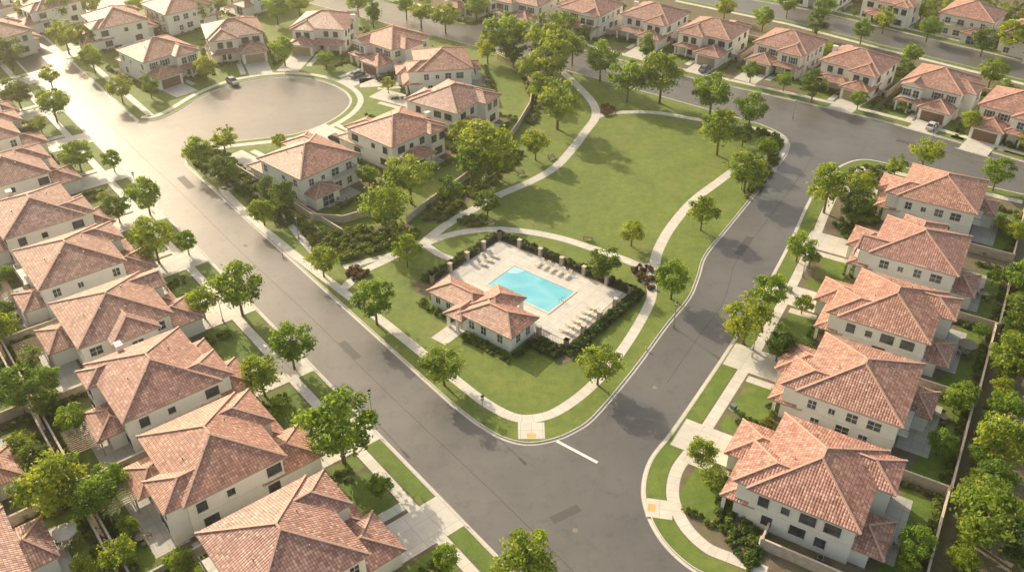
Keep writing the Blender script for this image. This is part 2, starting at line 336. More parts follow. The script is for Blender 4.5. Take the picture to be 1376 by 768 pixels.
# ------------------------------------------------------------------ ground, road, blocks
g=MB(); g.face([(-4000,-3000,-0.06),(4000,-3000,-0.06),(4000,6000,-0.06),(-4000,6000,-0.06)],'terrain'); g.obj('ground')
g=MB(); g.face([(-330,-60,0),(330,-60,0),(330,420,0),(-330,420,0)],'asphalt'); g.obj('road')
ud=(-0.629,0.777); un=(0.777,0.629)
def S(t,o): return (-29.3+t*ud[0]+o*un[0],101+t*ud[1]+o*un[1])
WID=11.5
A_corner=PL([(640,567),(672,586),(705,595),(740,591),(772,578),(800,557)])
A_right=PL([(850,498),(895,437),(925,400),(937,372),(947,343),(975,308),(1010,265),(1040,228),(1056,205),(1058,191),(1047,179),(1020,167)])
A_top=[(46.9,193),(32.8,204),(13.7,218.5),(-8,234.5),(-60,272),(-95,297)]
bulb=[S(75,WID),(-67.8,171.5),(-62.5,176.2),(-56,178.2),(-47.5,181),(-40.6,188.5),(-38,198),(-41.4,206.3),(-49.5,212.8),(-60,214),(-69,209.5),(-74.5,201.5),(-77.5,193.5),(-80.5,188.5),S(102,WID)]
A_right_s=CR(A_corner+A_right,5); bulb_s=CR(bulb,5)
A_out=[S(-19,WID)]+A_right_s+A_top+[(-133,250)]+[S(178,WID),S(150,WID),S(125,WID)]+bulb_s[::-1]+[S(60,WID),S(40,WID),S(20,WID),S(0,WID)]
C_k=CR(PL([(1020,800),(975,782),(930,762),(893,728),(872,690),(866,655),(876,618),(905,580),(945,522),(985,462),(1030,388),(1066,320),(1085,278),(1104,246),(1130,224),(1160,215),(1200,222),(1260,236),(1376,262)]),5)
C_out=C_k+[(190,90),(300,20),(300,-60),(60,-60),(48,20),P(1100,815)]
B_out=[S(-150,0)]+[S(t,0) for t in range(-140,190,10)]+[S(190,0),S(190,-200),S(-150,-200)]
nk=CR(PL([(770,63),(900,97),(1050,131),(1200,166),(1376,217)]),4)
D_out=[(-85,312)]+nk+[(210,95),(330,20),(330,100),(200,145),(125.8,213.6),(100.6,237),(81,256.5),(52,278),(-20,335)]
F_out=[(-10,345),(58,288),(91,266),(110.6,247),(135.7,223.5),(210,155),(330,112),(330,420),(-10,420)]
E_out=[(-141,261),(-104,303),(-60,350),(-60,420),(-330,420),(-330,372),S(200,0.5)]
kerb=MB()
def block(name,pts,mat):
    if area(pts)<0: pts=pts[::-1]
    mb=MB(); poly(mb,pts,Z_BLOCK,mat); mb.obj(name); L=len(pts); ins=offs(pts,0.17,True); s=0
    for i in range(L):
        j=(i+1)%L; d=math.dist(pts[i],pts[j])
        kerb.face([(*pts[i],-0.02),(*pts[j],-0.02),(*pts[j],0.132),(*pts[i],0.132)],'kerb_concrete',[(s,0),(s+d,0),(s+d,.15),(s,.15)])
        kerb.face([(*pts[i],0.132),(*pts[j],0.132),(*ins[j],0.132),(*ins[i],0.132)],'kerb_concrete',[(s,0),(s+d,0),(s+d,.17),(s,.17)]); s+=d
    ribbon(kerb,pts,0.45,0.006,'kerb_concrete',True,-0.228)
block('park_lawn',A_out,'park_grass'); block('planted_ground',B_out,'mulch'); block('planted_ground',C_out,'mulch'); block('planted_ground',D_out,'mulch'); block('planted_ground',F_out,'mulch'); block('planted_ground',E_out,'lawn_grass')
kerb.obj('kerb')
# paving seams and utility patches in the asphalt
sm=MB()
ribbon(sm,[S(t,WID*0.5+0.12*math.sin(t*0.13)) for t in range(-60,176,3)],0.09,0.004,'tar')
ribbon(sm,offs(CR(A_right[:9],6),-5.4),0.09,0.004,'tar'); ribbon(sm,offs(nk,-6.6),0.09,0.004,'tar')
for (u,v,a,w,d) in ((1000,330,60,1.4,7),(470,470,128,1.2,5),(250,245,128,1.6,6),(760,690,30,1.2,4),(1230,195,-38,1.5,8)):
    f=Fr(P(u,v),math.radians(a)); f.rect(sm,-d/2,d/2,-w/2,w/2,0.0045,'patch')
sm.obj('road_seams')
walk=MB(); lawn=MB(); drive=MB(); patio=MB(); mulch=MB()
Bline=[S(t,0) for t in range(-140,191,5)]
ribbon(lawn,Bline,2.2,Z_LAWN,'lawn_grass',off=1.35); ribbon(walk,Bline,1.5,Z_WALK,'sidewalk_concrete',off=3.4)
ribbon(lawn,C_k,2.3,Z_LAWN,'lawn_grass',off=-1.4); ribbon(walk,C_k,1.6,Z_WALK,'sidewalk_concrete',off=-3.5)
ext=[(-40,276)]+nk+[(150,138)]
ribbon(lawn,ext,2.2,Z_LAWN,'lawn_grass',off=1.4); ribbon(walk,ext,1.5,Z_WALK,'sidewalk_concrete',off=3.3)
fk=[(58,288),(91,266),(110.6,247),(135.7,223.5),(210,155)]
ribbon(lawn,fk,2.6,Z_LAWN,'lawn_grass',off=1.6); ribbon(walk,fk,1.5,Z_WALK,'sidewalk_concrete',off=3.7); ribbon(lawn,fk,5,Z_LAWN,'lawn_grass',off=7.2)
dk_=[(52,278),(81,256.5),(100.6,237),(125.8,213.6),(200,145)]
ribbon(lawn,dk_,1.8,Z_LAWN,'lawn_grass',off=-1.2); ribbon(walk,dk_,1.5,Z_WALK,'sidewalk_concrete',off=-2.9)
ribbon(walk,bulb_s,1.4,Z_WALK,'sidewalk_concrete',off=-2.2)
R2=[S(t,WID) for t in range(103,178,5)]; ribbon(walk,R2,1.5,Z_WALK,'sidewalk_concrete',off=-3.2)
aw=CR([S(74,WID+3),S(60,WID+3)]+PL([(300,256),(345,300),(400,346),(455,388),(510,429),(560,469),(610,509),(650,540),(685,559),(712,563),(745,555),(785,528),(820,492),(850,450),(870,414),(876,396),(874,378),(862,360)]),6)
ribbon(walk,aw,1.6,Z_WALK,'sidewalk_concrete')
paths=[([(1047,210),(1054,194),(1040,180),(1005,172),(965,165),(930,160),(880,152),(830,152),(800,158)],1.7),
([(880,356),(884,338),(900,308),(930,272),(965,245),(998,222),(1025,213),(1047,210)],1.9),
([(755,97),(778,118),(797,140),(800,158),(786,178),(768,202),(745,226),(712,245),(672,262),(636,282),(604,300),(580,318),(570,328)],2.0),
([(570,328),(610,315),(655,309),(700,311),(750,320),(795,334),(835,348),(862,358),(880,356)],1.8),
([(570,328),(545,338),(515,352),(487,366),(462,388)],1.7),
([(570,328),(590,342),(612,350),(628,352)],1.5),
([(462,360),(500,350),(540,339),(570,328)],1.5),
([(380,282),(392,305),(412,330),(426,345)],1.3),
([(880,356),(874,370),(876,392)],1.7)]
for i,(p,w) in enumerate(paths): ribbon(walk,CR(PL(p),6),w,Z_WALK+0.0012*(i+1),'sidewalk_concrete')
def ramp_px(u,v,ang,w=3.2,d=3.4):
    f=Fr(P(u,v),ang); f.rect(walk,-w/2,w/2,-d/2,d/2,Z_DRIVE+0.002,'sidewalk_concrete'); f.rect(walk,-0.6,0.6,-d/2+0.2,-d/2+1.1,Z_DRIVE+0.007,'yellow')
ramp_px(714,579,0.0,3.6,3.2); ramp_px(886,684,-1.75,3.0,3.2); ramp_px(1120,236,-0.8); ramp_px(1048,190,2.6,3,3)
# ------------------------------------------------------------------ houses
def slope_face(mb,pts,e0,e1,mat):
    a=Vector(e0);d=(Vector(e1)-a).normalized(); n=(Vector(pts[1])-Vector(pts[0])).cross(Vector(pts[2])-Vector(pts[0])).normalized(); up=n.cross(d)
    mb.face(pts,mat,[((Vector(p)-a).dot(d)+50,(Vector(p)-a).dot(up)+50) for p in pts])
def roof(mb,x0,x1,y0,y1,z,pitch=0.40,oh=0.55,gable=None,axis=None):
    X0,X1,Y0,Y1=x0-oh,x1+oh,y0-oh,y1+oh; w=X1-X0; d=Y1-Y0
    if axis is None: axis='x' if w>=d else 'y'
    if axis=='x':
        r=d/2*pitch; k0=0 if gable in('x0','both') else min(d/2,w/2-0.15); k1=0 if gable in('x1','both') else min(d/2,w/2-0.15); ym=(Y0+Y1)/2
        R0=(X0+k0,ym,z+r);R1=(X1-k1,ym,z+r)
    else:
        r=w/2*pitch; k0=0 if gable in('y0','both') else min(w/2,d/2-0.15); k1=0 if gable in('y1','both') else min(w/2,d/2-0.15); xm=(X0+X1)/2
        R0=(xm,Y0+k0,z+r);R1=(xm,Y1-k1,z+r)
    a,b_,c_,d_=(X0,Y0,z),(X1,Y0,z),(X1,Y1,z),(X0,Y1,z)
    if axis=='x':
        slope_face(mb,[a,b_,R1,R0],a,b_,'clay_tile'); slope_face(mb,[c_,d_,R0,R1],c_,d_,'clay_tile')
        for pts,e0,e1,g_ in (([b_,c_,R1],b_,c_,gable in('x1','both')),([d_,a,R0],d_,a,gable in('x0','both'))):
            if g_: mb.face(pts,'stucco')
            else: slope_face(mb,pts,e0,e1,'clay_tile')
        hips=[(a,R0,k0),(d_,R0,k0),(b_,R1,k1),(c_,R1,k1)]
    else:
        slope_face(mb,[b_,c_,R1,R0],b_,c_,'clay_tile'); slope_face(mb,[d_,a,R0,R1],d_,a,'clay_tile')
        for pts,e0,e1,g_ in (([a,b_,R0],a,b_,gable in('y0','both')),([c_,d_,R1],c_,d_,gable in('y1','both'))):
            if g_: mb.face(pts,'stucco')
            else: slope_face(mb,pts,e0,e1,'clay_tile')
        hips=[(a,R0,k0),(b_,R0,k0),(c_,R1,k1),(d_,R1,k1)]
    up=Vector((0,0,0.04))
    for p,q,k in hips: mb.beam(Vector(p)+up,Vector(q)+up,0.26,0.14,'ridge_tile')
    if math.dist(R0,R1)>0.3: mb.beam(Vector(R0)+up,Vector(R1)+up,0.28,0.16,'ridge_tile')
    zb=z-0.2
    for p,q in ((a,b_),(b_,c_),(c_,d_),(d_,a)): mb.face([(p[0],p[1],zb),(q[0],q[1],zb),q,p],'fascia')
    mb.face([(p[0],p[1],zb) for p in (d_,c_,b_,a)],'trim')
    return z+r
def wall(mb,x0,x1,y0,y1,z0,z1,mat='stucco'):
    q=[(x0,y0),(x1,y0),(x1,y1),(x0,y1)]
    for i in range(4):
        a,b_=q[i],q[(i+1)%4]; mb.face([(*a,z0),(*b_,z0),(*b_,z1),(*a,z1)],mat)
def WT(side,pos):
    if side=='f': return lambda p:(p[0],pos-p[1],p[2])
    if side=='b': return lambda p:(-p[0],pos+p[1],p[2])
    if side=='l': return lambda p:(pos-p[1],-p[0],p[2])
    return lambda p:(pos+p[1],p[0],p[2])
def window(tr,gl,side,pos,s,z,w=1.3,h=1.2,shut=False,frame='white_trim'):
    if side in('b','l'): s=-s
    T=WT(side,pos); a=s-w/2;b_=s+w/2
    def bx(mb,x0,x1,o0,o1,z0,z1,mat): 
        q=[T(p) for p in ((x0,o0,z0),(x1,o0,z0),(x1,o1,z0),(x0,o1,z0),(x0,o0,z1),(x1,o0,z1),(x1,o1,z1),(x0,o1,z1))]
        for f in ((0,3,2,1),(4,5,6,7),(0,1,5,4),(1,2,6,5),(2,3,7,6),(3,0,4,7)): mb.face([q[i] for i in f][::-1],mat)
    bx(gl,a,b_,0.0,0.025,z,z+h,'glass')
    t=0.08
    bx(tr,a-t,a,-.01,0.09,z-t,z+h+t,frame); bx(tr,b_,b_+t,-.01,0.09,z-t,z+h+t,frame)
    bx(tr,a,b_,-.01,0.085,z+h,z+h+t,frame); bx(tr,a-0.12,b_+0.12,-.01,0.13,z-t-0.05,z-0.003,'trim')
    bx(tr,(a+b_)/2-0.03,(a+b_)/2+0.03,0.02,0.06,z,z+h,frame)
    if h>1.1: bx(tr,a,b_,0.02,0.055,z+h*0.5-0.025,z+h*0.5+0.025,frame)
    if shut:
        bx(tr,a-t-0.42,a-t-0.02,0,0.05,z-0.05,z+h+0.05,'shutter'); bx(tr,b_+t+0.02,b_+t+0.42,0,0.05,z-0.05,z+h+0.05,'shutter')
def gdoor(parts,x0,x1,y,mat):
    mb=parts['garage_door']; h=2.3
    mb.box(x0,x1,y-0.04,y+0.02,0,h,mat)
    for k in range(4): mb.box(x0+0.05,x1-0.05,y-0.075,y-0.041,0.08+k*0.56,0.08+k*0.56+0.47,mat)
    t=parts['window_trim']; t.box(x0-0.18,x0-0.003,y-0.1,y+0.02,0,h+0.2,'trim'); t.box(x1+0.003,x1+0.18,y-0.1,y+0.02,0,h+0.2,'trim'); t.box(x0,x1,y-0.095,y+0.02,h+0.003,h+0.2,'trim')
def balcony(parts,x0,x1,y,z,out=1.1,sgn=-1):
    t=parts['balcony']; ya,yb=sorted((y,y+sgn*out)); t.box(x0,x1,ya,yb,z-0.16,z,'trim')
    ye=y+sgn*(out-0.05)
    t.beam((x0,ye,z+0.95),(x1,ye,z+0.95),.06,.06,'iron'); n=int((x1-x0)/0.16)
    for i in range(n+1): x=x0+0.02+(x1-x0-0.04)*i/n; t.beam((x,ye,z),(x,ye,z+0.93),.025,.025,'iron')
    for x in (x0+.03,x1-.03):
        t.beam((x,y,z+0.95),(x,ye,z+0.95),.05,.05,'iron')
        for i in range(1,6): yy=y+(ye-y)*i/6; t.beam((x,yy,z),(x,yy,z+0.93),.025,.025,'iron')
def build_variant(k):
    parts={n:MB() for n in ('walls','tile_roof','window_trim','window_glass','garage_door','front_door','chimney','vents','balcony')}
    W,R_,tr,gl=parts['walls'],parts['tile_roof'],parts['window_trim'],parts['window_glass']
    E=6.1; gm=['garage_brown','garage_tan','garage_brown','garage_tan'][k]; FR=['white_trim','dark_frame','white_trim','dark_frame'][k]
    if k==0:
        hx,y0,y1=6.8,-6.0,6.6
        bumps=[(-6.4,-0.6,-8.2,-5,'y',None)]; gx=(0.2,6.5,-10.6); rear=(0.6,6.2,9.6)
    elif k==1:
        hx,y0,y1=7.0,-5.6,6.8
        bumps=[(1.0,6.6,-7.4,-4.5,'y',None),(-6.3,-2.5,5.8,8.2,'y',None)]; gx=(0.6,6.8,-10.2); rear=(-1.5,4.5,10.0)
    elif k==2:
        hx,y0,y1=6.5,-6.4,6.4
        bumps=[(-5.9,-1.5,-8.4,-5,'y','y0'),(2.6,8.6,-3.8,2.4,'x',None)]; gx=(-0.4,6.0,-11.0); rear=(-6.0,0.5,9.6)
    else:
        hx,y0,y1=6.9,-5.8,6.2
        bumps=[(-6.5,0.2,-7.6,-4,'y',None),(0.9,6.4,5.5,8.4,'y',None)]; gx=(0.4,6.6,-10.8); rear=(-6.4,-0.8,9.4)
    wall(W,-hx,hx,y0,y1,-0.1,E); top=roof(R_,-hx,hx,y0,y1,E,0.41)
    for i,(a,b_,c_,d_,ax,gb) in enumerate(bumps):
        z=E-0.035*(i+1)-0.02
        if ax=='x': wall(W,a,b_,c_,d_,-0.1,z); roof(R_,-1.0,b_,c_,d_,z,0.40,0.5,axis='x')
        elif c_<0: wall(W,a,b_,c_,0,-0.1,z); roof(R_,a,b_,c_,1.5,z,0.40,0.5,gable=gb,axis='y')
        else: wall(W,a,b_,0,d_,-0.1,z); roof(R_,a,b_,-1.5,d_,z,0.40,0.5,axis='y')
        if ax=='y':
            s='f' if c_<0 else 'b'; pos=c_ if c_<0 else d_; cx=(a+b_)/2
            window(tr,gl,s,pos,cx-1.15,3.7,1.25,1.5,shut=(k%2==0),frame=FR); window(tr,gl,s,pos,cx+1.15,3.7,1.25,1.5,shut=False,frame=FR); window(tr,gl,s,pos,cx,0.7,2.0,1.5,frame=FR)
        else:
            window(tr,gl,'r',b_,(c_+d_)/2,3.7,1.6,1.3,frame=FR)
    wall(W,gx[0],gx[1],gx[2],y0+1,-0.1,2.95); roof(R_,gx[0],gx[1],gx[2],y0+2.5,2.95,0.40,0.5,axis='y')
    gdoor(parts,gx[0]+0.7,gx[1]-0.7,gx[2],gm)
    roof(R_,-hx+0.3,gx[0]+0.4,y0-3.2 if k!=0 else y0-3.6,y0+0.4,2.85,0.36,0.35,axis='x')
    for px_ in (-hx+0.5,(-hx+gx[0])/2): parts['walls'].box(px_-0.2,px_+0.2,y0-3.25,y0-2.85,-0.1,2.65,'stucco')
    wall(W,rear[0],rear[1],y1-1,rear[2]-(1.2 if k%2 else 0),-0.1,2.8); roof(R_,rear[0],rear[1],y1-1.5,rear[2],2.8,0.36,0.45,axis='y' if k!=1 else 'x')
    # belt course between the storeys and a base screed
    for z0,z1,o in ((3.02,3.17,0.045),(-0.1,0.28,0.03)):
        tr.box(-hx-o,hx+o,y0-o,y0-0.001,z0,z1,'trim'); tr.box(-hx-o,hx+o,y1+0.001,y1+o,z0,z1,'trim'); tr.box(-hx-o,-hx-0.001,y0,y1,z0,z1,'trim'); tr.box(hx+0.001,hx+o,y0,y1,z0,z1,'trim')
    for s,pos,lst in (('f',y0,[(1.6,3.8),(4.6,3.8)] if k in(0,2) else [(-4.6,3.8),(-2.0,3.8)] if k==1 else [(2.2,3.8),(5.0,3.8)]),('b',y1,[(-4.6,3.7),(-1.2,3.7),(1.8,3.9),(4.6,3.7),(-4.4,0.7),(5.6 if rear[0]<0 else -1.6,0.7)]),
                      ('l',-hx,[(-4.2,3.7),(-1.6,3.9),(1.0,3.7),(3.8,3.7),(-3.4,0.9),(0.2,1.2),(2.9,0.9)]),('r',hx,[(-4.6,3.7),(4.6,3.7),(1.0 if k!=2 else 4.6,3.9 if k!=2 else 3.7),(-4.2,0.9),(3.9,0.9)])):
        for q,z in dict.fromkeys(lst):
            if s=='b' and k==1 and q<-2 : continue
            if s=='b' and k==3 and q>1: continue
            window(tr,gl,s,pos,q,z,random.choice((1.1,1.4,1.7)) if z<3.85 or s=='f' else 0.8,1.4 if z<3.85 else 0.9,shut=(s=='f' and k%2==0),frame=FR)
    window(tr,gl,'b',rear[2]-(1.2 if k%2 else 0),(rear[0]+rear[1])/2,0.1,2.6,2.1,frame=FR)
    fd=parts['front_door']; dx=gx[0]-1.1; fd.box(dx-0.5,dx+0.5,y0-0.06,y0+0.01,0.0,2.15,'door'); fd.box(dx-0.62,dx-0.503,y0-0.08,y0+0.01,0,2.28,'white_trim'); fd.box(dx+0.503,dx+0.62,y0-0.08,y0+0.01,0,2.28,'white_trim'); fd.box(dx-0.5,dx+0.5,y0-0.08,y0+0.01,2.155,2.28,'white_trim')
    if k==2: balcony(parts,-5.2,-2.2,-8.4,3.55,0.9,-1)
    if k==0: balcony(parts,-5.6,-0.2,y1,3.5,1.3,1)
    if k==1:
        ch=parts['chimney']; cx,cy=(-hx-0.25,1.0+1.4)
        ch.box(cx-0.55,cx+0.55,cy-0.4,cy+0.4,0.2,7.3,'stucco'); ch.box(cx-0.65,cx+0.65,cy-0.5,cy+0.5,7.3,7.45,'trim')
    vt=parts['vents']
    for vx,vy in ((2.5,1.8),(-1.6,-2.6),(3.6,-1.4),(1.2,4.0)):
        hgt=E+ (min(hx+0.55-abs(vx), (y1 - y0)/2+0.55-abs(vy-(y0+y1)/2)))*0.41
        vt.cyl((vx,vy,hgt-0.2),(vx,vy,hgt+0.42),0.07,0.07,7,'steel')
    return parts
VAR={}
for k in range(4):
    pr=build_variant(k)
    for mir in (0,1): VAR[(k,mir)]={n:mb.mesh('house_'+n,bool(mir)) for n,mb in pr.items() if mb.f}
GX=[(0.2,6.5,10.6),(0.6,6.8,10.2),(-0.4,6.0,11.0),(0.4,6.6,10.8)]
def house(x,y,ang,k,mir,s=1.0):
    e=mkobj('stucco_house',None,None,(x,y,0.12),ang,s)
    for n,me in VAR[(k,mir)].items(): mkobj(n,me,e)
    return e
def table_mesh():
    mb=MB(); mb.cyl((0,0,0.70),(0,0,0.74),0.6,0.6,14,'wood'); mb.cyl((0,0,0),(0,0,0.7),0.05,0.05,6,'iron'); mb.cyl((0,0,0),(0,0,0.04),0.3,0.25,8,'iron')
    for i in range(4):
        f=Fr((0,0),i*math.pi/2+0.4); T=f.T()
        mb.box(0.75,1.2,-0.24,0.24,0.42,0.48,'taupe',T); mb.box(1.2,1.26,-0.24,0.24,0.48,0.95,'taupe',T)
        for a,b_ in ((0.78,-0.2),(0.78,0.2),(1.2,-0.2),(1.2,0.2)): mb.box(a-0.02,a+0.02,b_-0.02,b_+0.02,0,0.42,'iron',T)
    return mb.mesh('patio_table_set')
def umb_mesh(mat):
    mb=MB(); mb.cyl((0,0,0),(0,0,2.6),0.03,0.03,6,'iron'); mb.cyl((0,0,0),(0,0,0.08),0.28,0.28,10,'iron')
    n=8
    for i in range(n):
        a=2*math.pi*i/n;b_=2*math.pi*(i+1)/n; mb.face([(1.4*math.cos(a),1.4*math.sin(a),2.15),(1.4*math.cos(b_),1.4*math.sin(b_),2.15),(0,0,2.65)],mat); mb.face([(1.4*math.cos(a),1.4*math.sin(a),2.0),(1.4*math.cos(b_),1.4*math.sin(b_),2.0),(1.4*math.cos(b_),1.4*math.sin(b_),2.15),(1.4*math.cos(a),1.4*math.sin(a),2.15)],mat)
    return mb.mesh('patio_umbrella')
def bin_mesh(mat):
    mb=MB(); q0=[(-.25,-.28,.06),(.25,-.28,.06),(.25,.28,.06),(-.25,.28,.06)]; q1=[(-.31,-.36,1.0),(.31,-.36,1.0),(.31,.36,1.0),(-.31,.36,1.0)]
    for i in range(4): mb.face([q0[i],q0[(i+1)%4],q1[(i+1)%4],q1[i]],mat)
    mb.box(-.34,.34,-.40,.38,1.0,1.06,mat); mb.box(-.3,.3,.38,.46,0.95,1.0,mat)
    for x in(-.3,.3): mb.cyl((x-.03,.26,.13),(x+.03,.26,.13),.13,.13,10,'rubber')
    return mb.mesh('wheeled_bin')
def ac_mesh():
    mb=MB(); mb.box(-.4,.4,-.4,.4,0,.08,'patio_concrete'); mb.box(-.36,.36,-.36,.36,.08,.8,'steel'); mb.cyl((0,0,.8),(0,0,.84),.3,.3,14,'iron')
    for k in range(6): mb.box(-.37,.37,-.37,.37,.15+k*.1,.17+k*.1,'iron')
    return mb.mesh('air_conditioner')
def pergola_mesh():
    mb=MB()
    for x in (-2.2,2.2):
        for y in (-1.6,1.6): mb.box(x-.09,x+.09,y-.09,y+.09,0,2.4,'wood')
    for y in (-1.6,1.6): mb.box(-2.6,2.6,y-.06,y+.06,2.4,2.6,'wood')
    for i in range(14): x=-2.5+i*5/13; mb.box(x-.04,x+.04,-2.0,2.0,2.603,2.72,'wood')
    return mb.mesh('pergola')
TAB,UM,BINS,AC,PERG=table_mesh(),[umb_mesh('cushion'),umb_mesh('taupe')],[bin_mesh('bin_blue'),bin_mesh('bin_green'),bin_mesh('bin_grey')],ac_mesh(),pergola_mesh()
def wallrun(pts,h=1.75,name='block_wall'):
    mb=MB()
    for i in range(len(pts)-1):
        a,b_=pts[i],pts[i+1]; d=math.dist(a,b_); f=Fr(a,math.atan2(b_[1]-a[1],b_[0]-a[0])); T=f.T()
        mb.box(0,d-0.01,-.09,.09,0.05,h,'block',T); mb.box(-0.02,d-0.02,-.13,.13,h+0.002,h+.08,'blockcap',T)
    for p in pts[::2]: mb.box(p[0]-.2,p[0]+.2,p[1]-.2,p[1]+.2,0.05,h+.18,'block')
    return mb.obj(name)
# cars (shared meshes)
CARC=[(0.03,0.03,0.035),(0.62,0.62,0.60),(0.25,0.26,0.27),(0.05,0.06,0.09),(0.75,0.74,0.71),(0.22,0.05,0.04)]
CARM=[]
for ci,col in enumerate(CARC):
    nm='car_paint_%d'%ci; M[nm]=simple(nm,col,0.25,0.2,var=0.02,spec=0.6)
    secs=[(-2.33,.78,.42,.78),(-2.2,.86,.32,.95),(-1.6,.90,.30,1.0),(0.95,.90,.30,0.98),(1.9,.88,.30,.86),(2.25,.82,.32,.72),(2.38,.68,.42,.60)]
    B=MB()
    def ring(s): x,w,zb,zt=s; return [(x,-w*.92,zb),(x,w*.92,zb),(x,w,(zb+zt)/2),(x,w*.86,zt),(x,-w*.86,zt),(x,-w,(zb+zt)/2)]
    for i in range(len(secs)-1):
        a,b_=ring(secs[i]),ring(secs[i+1])
        for j in range(6): B.face([a[j],b_[j],b_[(j+1)%6],a[(j+1)%6]],nm)
    B.face(ring(secs[0])[::-1],nm); B.face(ring(secs[-1]),nm)
    G=MB(); c0=[(-1.85,-.76,.99),(1.05,-.76,.97),(1.05,.76,.97),(-1.85,.76,.99)]; c1=[(-1.25,-.58,1.45),(.25,-.6,1.45),(.25,.6,1.45),(-1.25,.58,1.45)]
    for i in range(4): G.face([c0[i],c0[(i+1)%4],c1[(i+1)%4],c1[i]],'glass')
    Rp=MB(); Rp.box(-1.28,.28,-.61,.61,1.45,1.49,nm)
    for i in range(4): Rp.beam(c0[i],c1[i],.07,.07,nm)
    for sg in (-1,1): Rp.beam((-.4,sg*.775,.98),(-.4,sg*.6,1.46),.06,.05,nm); Rp.box(.75,.95,sg*.93-.1,sg*.93+.1,.95,1.08,nm)
    Wh=MB()
    for wx in(-1.4,1.45):
        for wy in (-.82,.82): Wh.cyl((wx,wy-.1,.33),(wx,wy+.1,.33),.33,.33,14,'rubber'); Wh.cyl((wx,wy-.115,.33),(wx,wy+.115,.33),.18,.18,10,'steel')
    L=MB()
    for wy in(-.55,.55): L.box(2.26,2.36,wy-.16,wy+.16,.6,.7,'white_trim'); L.box(-2.35,-2.27,wy-.16,wy+.16,.68,.82,'red')
    CARM.append({'body':B.mesh('body'),'windows':G.mesh('windows'),'roof_panel':Rp.mesh('roof_panel'),'wheels':Wh.mesh('wheels'),'lights':L.mesh('lights')})
def car_at(x,y,ang,ci,z=0.14):
    e=mkobj('parked_car',None,None,(x,y,z),ang)
    for n,me in CARM[ci].items(): mkobj(n,me,e)
sh=Shrubs()
def lot(K,nang,k,mir,dist=19.5,W=9.6,depth=33.5,walls=True,back=True,s=1.0,front=True,car=None):
    ang=nang-math.pi/2; f=Fr(K,ang); hc=f(0,dist); house(hc[0],hc[1],ang,k,mir,s); sg=-1 if mir else 1
    g0,g1,gf=GX[k]; a,b_=sorted((g0*sg,g1*sg)); fy=dist-gf
    f.rect(drive,a+0.2,b_-0.2,-0.02,fy,Z_DRIVE,'drive_concrete')
    drive.face([(*f(a-0.7,-0.3),0.012),(*f(b_+0.7,-0.3),0.012),(*f(b_-0.2,0.0),0.135),(*f(a+0.2,0.0),0.135)],'drive_concrete')
    if car is not None: q=f((a+b_)/2+random.choice((-1.3,1.3)),fy-3.1); car_at(q[0],q[1],ang-math.pi/2+(math.pi if random.random()<.5 else 0),car)
    lx0,lx1=(-W+0.6,a-0.6) if sg>0 else (b_+0.6,W-0.6)
    if front:
        f.rect(lawn,lx0,lx1,4.4,dist-9.2,Z_LAWN,'lawn_grass')
        rx0,rx1=(b_+0.3,W+0.2) if sg>0 else (-W-0.2,a-0.3); f.rect(lawn,rx0,rx1,4.4,9.5,Z_LAWN,'lawn_grass')
    dxl=(g0-1.1)*sg; f.rect(drive,dxl-0.7,dxl+0.7,4.2 if random.random()<.6 else 2.0,dist-6,Z_DRIVE+0.003,'drive_concrete')
    sh.row([f(lx0,dist-8.9),f(lx1,dist-8.9)],0.9); sh.row([f(lx0,dist-9.9),f(lx1*0.7+lx0*0.3,dist-9.9)],1.1,(0.3,0.5))
    for sx in (-1,1):
        sh.row([f(sx*(W-0.6),6),f(sx*(W-0.6),13)],1.0,(0.35,0.7)); sh.row([f(sx*(W-0.5),14),f(sx*(W-0.5),dist+6)],1.4,(0.35,0.6))
    f.rect(patio,-W+0.5,-7.3,dist-5,dist+7,Z_LAWN+0.003,'patio_concrete')
    if back:
        bx=random.uniform(-2,3); f.rect(patio,-7+bx*0.3,4.5+bx*0.5,dist+6.9,dist+11.0,Z_WALK,'patio_concrete')
        f.rect(lawn,-W+1.2,W-1.6,dist+8.5 if random.random()<.5 else dist+9.6,depth-1.2,Z_LAWN,'lawn_grass')
        sh.row([f(-W+0.6,depth-0.7),f(W-0.6,depth-0.7)],0.8,(0.4,0.95)); sh.row([f(W-0.6,depth-1),f(W-0.6,dist+8)],1.0,(0.4,0.9)); sh.row([f(-W+0.6,depth-1),f(-W+0.6,dist+8)],1.0,(0.4,0.9))
        r=random.random(); px,py=f(random.uniform(-5,3),dist+11.4)
        mkobj('patio_table',TAB,None,(px,py,Z_WALK),random.uniform(0,3))
        if r<.2: mkobj('patio_umbrella',random.choice(UM),None,(px,py,Z_WALK))
        elif r<.55: q=f(random.uniform(-4,4),dist+11.6); mkobj('pergola',PERG,None,(q[0],q[1],Z_LAWN),ang)
        for _ in range(random.choice((1,1,2))):
            q=f(random.uniform(-W+2,W-2),depth-random.uniform(1.6,3)); tree_at(q[0],q[1],random.uniform(0.38,0.72),random.choice('abcb'))
    for j in range(2): q=f(sg*8.4,dist-2-j*0.9); mkobj('wheeled_bin',random.choice(BINS),None,(q[0],q[1],0.13),ang)
    q=f(-sg*8.1,dist+3.5); mkobj('air_conditioner',AC,None,(q[0],q[1],0.13),ang)
    if walls:
        pts=[f(W,dist-3),f(W,dist+6),f(W,depth),f(0,depth),f(-W,depth)]; wallrun(pts)
        wallrun([f(W-0.2,dist-3),f(6.9,dist-3)],1.7,'side_gate_wall')
    if random.random()<.6 and front: q=f((lx0+lx1)/2+random.uniform(-1,1),random.uniform(6,8.6)); tree_at(q[0],q[1],random.uniform(0.38,0.62),random.choice('abb'))
nB=math.atan2(-0.629,-0.777)
